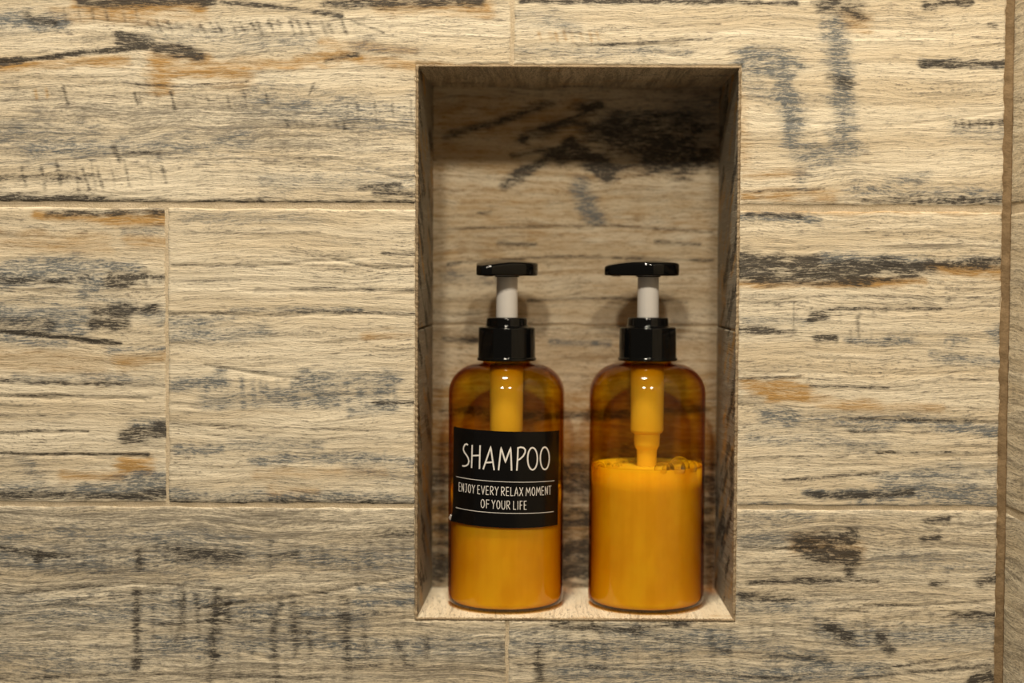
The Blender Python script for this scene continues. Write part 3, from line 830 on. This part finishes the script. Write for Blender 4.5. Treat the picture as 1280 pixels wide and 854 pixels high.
def bottle_body(root, bx, base_z):
    """bx = pixel column of the axis; heights come from the photograph rows"""
    zz = lambda v: zaxis(bx, v) - base_z
    z_sh, z_nk = zz(492), zz(454.5)
    rn = 35 * PX
    out = [(0, 0.0014), (RB * 0.55, 0.0012), (RB * 0.82, 0.0004), (RB - 0.0050, 0.0)]
    for k in range(1, 9):
        a = math.pi / 2 * k / 8
        out.append((RB - 0.0042 + 0.0042 * math.sin(a), 0.0042 - 0.0042 * math.cos(a)))
    for k in range(1, 9):
        out.append((RB, 0.0042 + (z_sh - 0.0042) * k / 9))
    for k in range(0, 15):
        a = math.pi / 2 * k / 14
        out.append((rn + (RB - rn) * math.cos(a), z_sh + (z_nk - z_sh) * math.sin(a)))
    out += [(rn - 0.0022, z_nk + 0.0003), (rn - 0.0026, z_nk + 0.0010), (rn - 0.0026, z_nk + 0.012)]
    t = 0.0016
    inn = [(rn - 0.0026 - t, z_nk + 0.012), (rn - 0.0026 - t, z_nk - t)]
    for k in range(14, -1, -1):
        a = math.pi / 2 * k / 14
        inn.append((rn - t + (RB - rn) * math.cos(a), z_sh + (z_nk - z_sh - t) * math.sin(a)))
    for k in range(8, 0, -1):
        inn.append((RB - t, 0.0048 + (z_sh - 0.0048) * k / 9))
    for k in range(8, 0, -1):
        a = math.pi / 2 * k / 8
        inn.append((RB - 0.0042 - t + 0.0042 * math.sin(a), 0.0052 - 0.0042 * math.cos(a)))
    inn += [(RB - 0.0042 - t, 0.0010), (RB * 0.82, 0.0014), (RB * 0.55, 0.0022), (0, 0.0024)]
    V, Fc = lathe(out + inn, 128)
    body = mesh_obj('bottle_body', V, Fc, AMBER, root)
    body['label'] = 'see-through amber plastic body'
    return zz


def liquid(root, zl):
    r = RB - 0.0016 - 0.0002
    prof = [(0, 0.0027), (RB * 0.55, 0.0025), (RB * 0.82, 0.0017), (r - 0.0042, 0.0013)]
    for k in range(1, 9):
        a = math.pi / 2 * k / 8
        prof.append((r - 0.0042 + 0.0042 * math.sin(a), 0.0055 - 0.0042 * math.cos(a)))
    for k in range(1, 7):
        prof.append((r, 0.0055 + (zl - 0.0055) * k / 6))
    prof += [(r - 0.0006, zl - 0.0002), (r - 0.0018, zl - 0.0009), (r - 0.004, zl - 0.0013), (r * 0.5, zl - 0.0014), (0, zl - 0.0014)]
    V, Fc = lathe(prof, 96)
    o = mesh_obj('liquid_soap', V, Fc, SOAP, root)
    o['label'] = 'creamy amber liquid soap'


def collar(root, zz):
    r1, r2 = 36.6 * PX, 26.2 * PX
    z0, z1, z2 = zz(450.5), zz(409), zz(397)
    prof = round_profile([(0, z0 + 0.012), (r1 - 0.006, z0 + 0.012), (r1 - 0.0045, z0), (r1 + 0.0003, z0), (r1 + 0.0003, z0 + 0.0016), (r1 - 0.0004, z0 + 0.0022), (r1 - 0.0006, z1), (r2, z1 + 0.0004), (r2 - 0.0004, z2), (8.2e-3, z2 + 0.0004), (0, z2 + 0.0004)], 0.0012)
    V, Fc = lathe(prof, 96)
    o = mesh_obj('collar', V, Fc, BLACK, root)
    o['label'] = 'stepped black screw collar'
    # fine vertical ribs of the screw skirt
    return o


def stem(root, zz):
    r = 13.6 * PX
    z0, z1 = zz(399), zz(343.5)
    prof = round_profile([(0, z0), (r, z0), (r * 0.97, z1), (0, z1)], 0.0005)
    V, Fc = lathe(prof, 48)
    mesh_obj('pump_stem', V, Fc, WHITE, root)['label'] = 'white pump stem'


def head(root, zz, yaw, tip, rback):
    """flat tear-drop press head: wide rounded back, narrower spout, domed top"""
    zb_ = zz(344.5)
    n = 96
    out = []
    hw = 0.0088
    # outline: hull of the round back and the rounded spout end
    cxt = tip - hw * 0.75
    for k in range(n):
        a = 2 * math.pi * k / n
        dx, dy = math.cos(a), math.sin(a)
        s1 = rback
        s2 = cxt * dx + hw * (abs(dx) ** 3 * 0.75 + abs(dy) ** 3) ** (1 / 3)
        out.append((max(s1, s2), dx, dy))
    # support function -> outline points
    pts = []
    for k in range(n):
        a = 2 * math.pi * k / n
        h0 = out[k][0]
        hp = (out[(k + 1) % n][0] - out[k - 1][0]) / (4 * math.pi / n)
        pts.append((h0 * math.cos(a) - hp * math.sin(a), h0 * math.sin(a) + hp * math.cos(a)))

    def top(x, y):
        t = (x + rback) / (tip + rback)
        rim = 0.0074 - 0.0014 * t
        q = 1 - min(1.0, (y / rback) ** 2)
        along = math.sin(math.pi * min(1, max(0, t * 0.94 + 0.03)))
        return rim + 0.0036 * along * (0.35 + 0.65 * q)

    V, Fc, rings = [], [], []

    def ring(scale, zf):
        rings.append(list(range(len(V), len(V) + n)))
        for (x, y) in pts:
            V.append((x * scale, y * scale, zf(x * scale, y * scale)))
    bot = lambda x, y: -0.0002
    ring(0.55, lambda x, y: bot(x, y) + 0.0004)
    ring(0.93, lambda x, y: bot(x, y))
    ring(0.985, lambda x, y: bot(x, y) + 0.0003)
    ring(1.0, lambda x, y: bot(x, y) + 0.0010)
    ring(1.0, lambda x, y: top(x, y) - 0.0016)
    ring(0.993, lambda x, y: top(x, y) - 0.0008)
    ring(0.975, lambda x, y: top(x, y) - 0.0003)
    for s in (0.93, 0.85, 0.7, 0.5, 0.3, 0.12):
        ring(s, top)
    for a, b in zip(rings, rings[1:]):
        for k in range(n):
            Fc.append((a[k], a[(k + 1) % n], b[(k + 1) % n], b[k]))
    Fc.append(tuple(rings[-1]))
    Fc.append(tuple(reversed(rings[0])))
    # socket under the head that takes the stem
    sv, sf = lathe(round_profile([(0, -0.0010), (0.0082, -0.0010), (0.0086, 0.002), (0, 0.002)], 0.0005), 40)
    b0 = len(V)
    V += sv
    Fc += [tuple(i + b0 for i in f) for f in sf]
    # nozzle opening collar under the spout tip
    nv, nf = lathe(round_profile([(0.0014, -0.0006), (0.0030, -0.0006), (0.0034, 0.0018), (0.0, 0.0018)], 0.0003), 24)
    b0 = len(V)
    V += [(x + tip - 0.0065, y, z) for x, y, z in nv]
    Fc += [tuple(i + b0 for i in f) for f in nf]
    o = mesh_obj('pump_head', V, Fc, BLACK, root)
    o.location = (0, 0, zb_)
    o.rotation_euler = (0, 0, yaw)
    o['label'] = 'flat glossy black press head with spout'


def inner_pump(root, zz, zl):
    prof = [(0, zz(455)), (21 * PX, zz(455)), (20.5 * PX, zz(538)), (18.5 * PX, zz(541)), (16.5 * PX, zz(541.5)), (15.8 * PX, zz(556)), (14.6 * PX, zz(559)), (12.6 * PX, zz(562)), (11.8 * PX, zz(590)), (0.0035, zz(592)), (0.0035, 0.012), (0, 0.012)]
    prof = [p for p in prof]
    V, Fc = lathe(round_profile(prof, 0.0006, 3), 48)
    o = mesh_obj('dip_tube', V, Fc, TUBE, root)
    o['label'] = 'milky pump cylinder and dip tube inside the bottle'


def make_bottle(bx, level, yaw, tip, label):
    base_xy = at(bx, 600, YB)
    # sill height under the axis
    f = YB / ND
    bz = NB + (BB - NB) * f
    bz += 0.0009
    root = bpy.data.objects.new('pump_bottle', None)
    COL.objects.link(root)
    root.empty_display_size = 0.02
    xx = at(bx, 600, YB).x
    root.location = (xx, YB, bz)
    root['label'] = label
    root['category'] = 'bottle'
    root['group'] = 'amber pump bottles in the wall niche'
    zz = bottle_body(root, bx, bz)
    liquid(root, zz(level))
    collar(root, zz)
    stem(root, zz)
    head(root, zz, yaw, tip, 0.0202)
    inner_pump(root, zz, zz(level))
    return root, zz


BOT1, zz1 = make_bottle(632.6, 607, math.radians(180 + 57), 0.0285, 'amber pump bottle of soap with a black SHAMPOO label on its front')
BOT2, zz2 = make_bottle(808.2, 580, math.radians(180 + 14), 0.0285, 'amber pump bottle without a label, its soap topped by bubbles')

# ---- label and lettering on the first bottle
BC = BOT1.location.copy()


def on_cyl(u, v, r):
    """where the sight line of a photograph pixel meets the bottle wall -> (angle, height) on the bottle"""
    d = ray(u, v)
    ox, oy = CAM.x - BC.x, CAM.y - BC.y
    a = d.x * d.x + d.y * d.y
    b = 2 * (ox * d.x + oy * d.y)
    c = ox * ox + oy * oy - r * r
    disc = max(0.0, b * b - 4 * a * c)
    t = (-b - math.sqrt(disc)) / (2 * a)
    p = CAM + d * t
    return math.atan2(p.x - BC.x, -(p.y - BC.y)), p.z - BC.z


def cyl_pt(th, z, r):
    return (r * math.sin(th), -r * math.cos(th), z)


C5 = lambda x, y: (560 + x * 0.16403, 525 + y * 0.16403)
rl = RB + 0.0002
TL, TR_ = on_cyl(*C5(45, 50), rl), on_cyl(*C5(847, 80), rl)
BLc, BRc = on_cyl(*C5(36, 770), rl), on_cyl(*C5(834, 800), rl)
V, Fc = [], []
nu, nv = 48, 10
for lay, rr in ((0, rl + 0.00012), (1, rl - 0.00006)):
    for i in range(nu + 1):
        for j in range(nv + 1):
            s, t = i / nu, j / nv
            th = (TL[0] * (1 - s) + TR_[0] * s) * (1 - t) + (BLc[0] * (1 - s) + BRc[0] * s) * t
            z = (TL[1] * (1 - s) + TR_[1] * s) * (1 - t) + (BLc[1] * (1 - s) + BRc[1] * s) * t
            # lower left corner lifts off
            cd = math.hypot(s * 6.0, (1 - t) * 4.0)
            lift = 0.0016 * max(0, 1 - cd / 0.6) ** 2
            V.append(cyl_pt(th, z, rr + lift))
st, off = nv + 1, (nu + 1) * (nv + 1)
for i in range(nu):
    for j in range(nv):
        a = i * st + j
        Fc.append((a, a + 1, a + st + 1, a + st))
        Fc.append((off + a, off + a + st, off + a + st + 1, off + a + 1))
for i in range(nu):
    for j in (0, nv):
        a = i * st + j
        q = (a, a + st, off + a + st, off + a)
        Fc.append(q if j == 0 else q[::-1])
for j in range(nv):
    for i in (0, nu):
        a = i * st + j
        q = (a, off + a, off + a + 1, a + 1)
        Fc.append(q if i == 0 else q[::-1])
label = mesh_obj('paper_label', V, Fc, LABEL, BOT1)
label.data.set_sharp_from_angle(angle=math.radians(40))
label['label'] = 'black label reading SHAMPOO, enjoy every relax moment of your life'

# torn white corner of the label
tv = []
for (x, y) in ((10, 745), (22, 722), (40, 742), (46, 772), (20, 762)):
    th, z = on_cyl(*C5(x, y), rl)
    tv.append((th, z))
V = [cyl_pt(th, z, rl + 0.0005) for th, z in tv] + [cyl_pt(th, z, rl - 0.0001) for th, z in tv]
k = len(tv)
Fc = [tuple(range(k)), tuple(range(2 * k - 1, k - 1, -1))] + [(i, (i + 1) % k, k + (i + 1) % k, k + i) for i in range(k)]
mesh_obj('torn_corner', V, Fc, PRINT, label, smooth=False)['label'] = 'torn white label corner'


def ribbon(strokes_thz, width, name):
    """strokes in (angle, height) on the bottle -> thin raised print"""
    V, Fc = [], []
    r0, r1 = rl + 0.00018, rl + 0.00026
    for s in strokes_thz:
        pts = [Vector((th * RB, z)) for th, z in s]
        res = [pts[0]]
        for a, b in zip(pts, pts[1:]):
            n = max(1, int((b - a).length / 0.0012))
            res += [a + (b - a) * (q / n) for q in range(1, n + 1)]
        clean = [res[0]]
        for p in res[1:]:
            if (p - clean[-1]).length > 1e-6:
                clean.append(p)
        res = clean
        closed = (pts[0] - pts[-1]).length < 1e-6 and len(res) > 3
        if not closed:
            d0, d1 = (res[0] - res[1]).normalized(), (res[-1] - res[-2]).normalized()
            res[0] = res[0] + d0 * width * 0.3
            res[-1] = res[-1] + d1 * width * 0.3
        b0 = len(V)
        m = len(res)
        for i, p in enumerate(res):
            if closed:
                pa, pc = res[(i - 1) % (m - 1)] if i else res[m - 2], res[(i + 1) % (m - 1)] if i < m - 1 else res[1]
            else:
                pa, pc = res[max(0, i - 1)], res[min(m - 1, i + 1)]
            d1, d2 = (p - pa), (pc - p)
            if d1.length < 1e-7:
                d1 = d2
            if d2.length < 1e-7:
                d2 = d1
            d1, d2 = d1.normalized(), d2.normalized()
            d = d1 + d2
            if d.length < 1e-4:
                d = d1
            d.normalize()
            nrm = Vector((-d.y, d.x))
            k_ = min(1.6, 1 / max(0.4, nrm.dot(Vector((-d1.y, d1.x)))))
            for sg in (1, -1):
                e = p + nrm * sg * width / 2 * k_
                V.append(cyl_pt(e.x / RB, e.y, r1))
                V.append(cyl_pt(e.x / RB, e.y, r0))
        for i in range(m - 1):
            a = b0 + 4 * i
            Fc.append((a, a + 2, a + 6, a + 4))
            Fc.append((a, a + 4, a + 5, a + 1))
            Fc.append((a + 2, a + 3, a + 7, a + 6))
    return mesh_obj(name, V, Fc, PRINT, label, smooth=False)


def arc(cx, cy, rx, ry, a0, a1, n=20):
    return [(cx + rx * math.cos(math.radians(a0 + (a1 - a0) * k / n)), cy - ry * math.sin(math.radians(a0 + (a1 - a0) * k / n))) for k in range(n + 1)]


title = [[(152, 190), (143, 184), (131, 188), (121, 206), (119, 228), (127, 248), (142, 268), (155, 290), (161, 315), (156, 336), (142, 348), (126, 352), (113, 350)],
         [(186, 194), (184, 280), (181, 362)], [(246, 197), (243, 290), (241, 370)], [(184, 273), (244, 270)],
         [(270, 373), (300, 285), (326, 206), (338, 290), (352, 380)], [(287, 326), (343, 322)],
         [(386, 380), (396, 290), (405, 212), (420, 262), (438, 322), (458, 262), (477, 212), (481, 290), (484, 383)],
         [(524, 383), (530, 290), (533, 212)], [(533, 214), (552, 208), (574, 212), (588, 226), (587, 248), (572, 276), (548, 298), (529, 308)],
         arc(643, 296, 37, 84, 90, 450, 36), arc(736, 293, 34, 85, 90, 450, 36)]
ribbon([[on_cyl(*C5(x, y), rl) for x, y in s] for s in title], 0.00098, 'lettering')

O_ = arc(0.5, 0.5, 0.42, 0.5, 90, 450, 16)
FONT = {
    'E': [[(.85, 0), (.12, 0), (.12, 1), (.88, 1)], [(.12, .48), (.75, .48)]],
    'N': [[(.1, 1), (.1, 0), (.88, 1), (.88, 0)]],
    'J': [[(.35, 0), (.9, 0)], [(.68, 0), (.68, .8), (.5, 1), (.2, .95)]],
    'O': [O_], 'Y': [[(.05, 0), (.5, .5), (.95, 0)], [(.5, .5), (.42, 1)]],
    'V': [[(.05, 0), (.5, 1), (.95, 0)]],
    'R': [[(.14, 1), (.14, 0), (.6, 0), (.85, .12), (.85, .35), (.6, .5), (.16, .54)], [(.4, .54), (.9, 1)]],
    'L': [[(.15, 0), (.15, 1), (.9, 1)]], 'A': [[(.04, 1), (.5, 0), (.96, 1)], [(.2, .68), (.8, .68)]],
    'X': [[(.06, 0), (.94, 1)], [(.94, 0), (.06, 1)]],
    'M': [[(.04, 1), (.16, 0), (.5, .66), (.84, 0), (.96, 1)]], 'T': [[(.02, 0), (.98, 0)], [(.5, 0), (.5, 1)]],
    'F': [[(.88, 0), (.14, 0), (.14, 1)], [(.14, .48), (.75, .48)]],
    'U': [[(.1, 0), (.1, .75), (.3, 1), (.7, 1), (.9, .75), (.9, 0)]], 'I': [[(.5, 0), (.5, 1)]],
}
WID = {'I': .4, 'M': 1.3, 'J': .85, 'L': .8, 'E': .85, 'F': .85, 'T': .95}


def word(txt, x0, x1, ytop0, ytop1, hgt, xa, xb):
    """text between two crop columns; the line of writing runs from (xa, ytop0) to (xb, ytop1)"""
    A, B = on_cyl(*C5(xa, ytop0), rl), on_cyl(*C5(xb, ytop1), rl)
    th0, th1 = on_cyl(*C5(x0, ytop0), rl)[0], on_cyl(*C5(x1, ytop0), rl)[0]
    tot = sum(WID.get(c, 1.0) for c in txt) + 0.28 * (len(txt) - 1)
    step = (th1 - th0) / tot
    H = hgt * 0.16403 * PX * 0.99
    res, x = [], 0.0
    for c in txt:
        w = WID.get(c, 1.0)
        for s in FONT[c]:
            q = []
            for (fx, fy) in s:
                th = th0 + step * (x + fx * w)
                zt_ = A[1] + (B[1] - A[1]) * (th - A[0]) / (B[0] - A[0])
                q.append((th, zt_ - fy * H))
            res.append(q)
        x += w + 0.28
    return res


small = []
for t, a, b in (('ENJOY', 84, 208), ('EVERY', 225, 386), ('RELAX', 404, 572), ('MOMENT', 592, 784)):
    small += word(t, a, b, 478, 504, 62, 84, 784)
ribbon(small, 0.00043, 'lettering')
small = []
for t, a, b in (('OF', 250, 318), ('YOUR', 333, 474), ('LIFE', 496, 600)):
    small += word(t, a, b, 605, 619, 62, 250, 600)
ribbon(small, 0.00043, 'lettering')
for (a, b) in (((65, 431), (808, 463)), ((62, 667), (802, 698))):
    ribbon([[on_cyl(*C5(*a), rl), on_cyl(*C5(*b), rl)]], 0.00034, 'printed_line')

# ---- bubbles floating on the soap of the second bottle
zl = zz2(580)
rs = np.random.RandomState(5)
bub = [(0.0165, -0.0275, 0.0062), (0.0070, -0.0310, 0.0050), (0.0255, -0.0205, 0.0052), (0.0200, -0.0150, 0.0066), (-0.0318, -0.0125, 0.0034), (0.0300, -0.0110, 0.0040), (0.0120, -0.0220, 0.0040)]
for i in range(14):
    a = rs.uniform(math.radians(100), math.radians(200))
    r = rs.uniform(0.018, 0.033)
    bub.append((r * math.cos(a), r * math.sin(a), rs.uniform(0.0014, 0.0026)))
for (x, y, r) in bub:
    prof = [(0, -r * 0.3)] if False else []
    for k in range(0, 11):
        a = math.radians(-25 + 115 * k / 10)
        prof.append((r * math.cos(a) if k < 10 else 0, r * math.sin(a)))
    V, Fc = lathe(prof, 28)
    o = mesh_obj('soap_bubble', V, Fc, BUBBLE, BOT2)
    o.location = (x, y, zl - 0.0014 + r * 0.25)
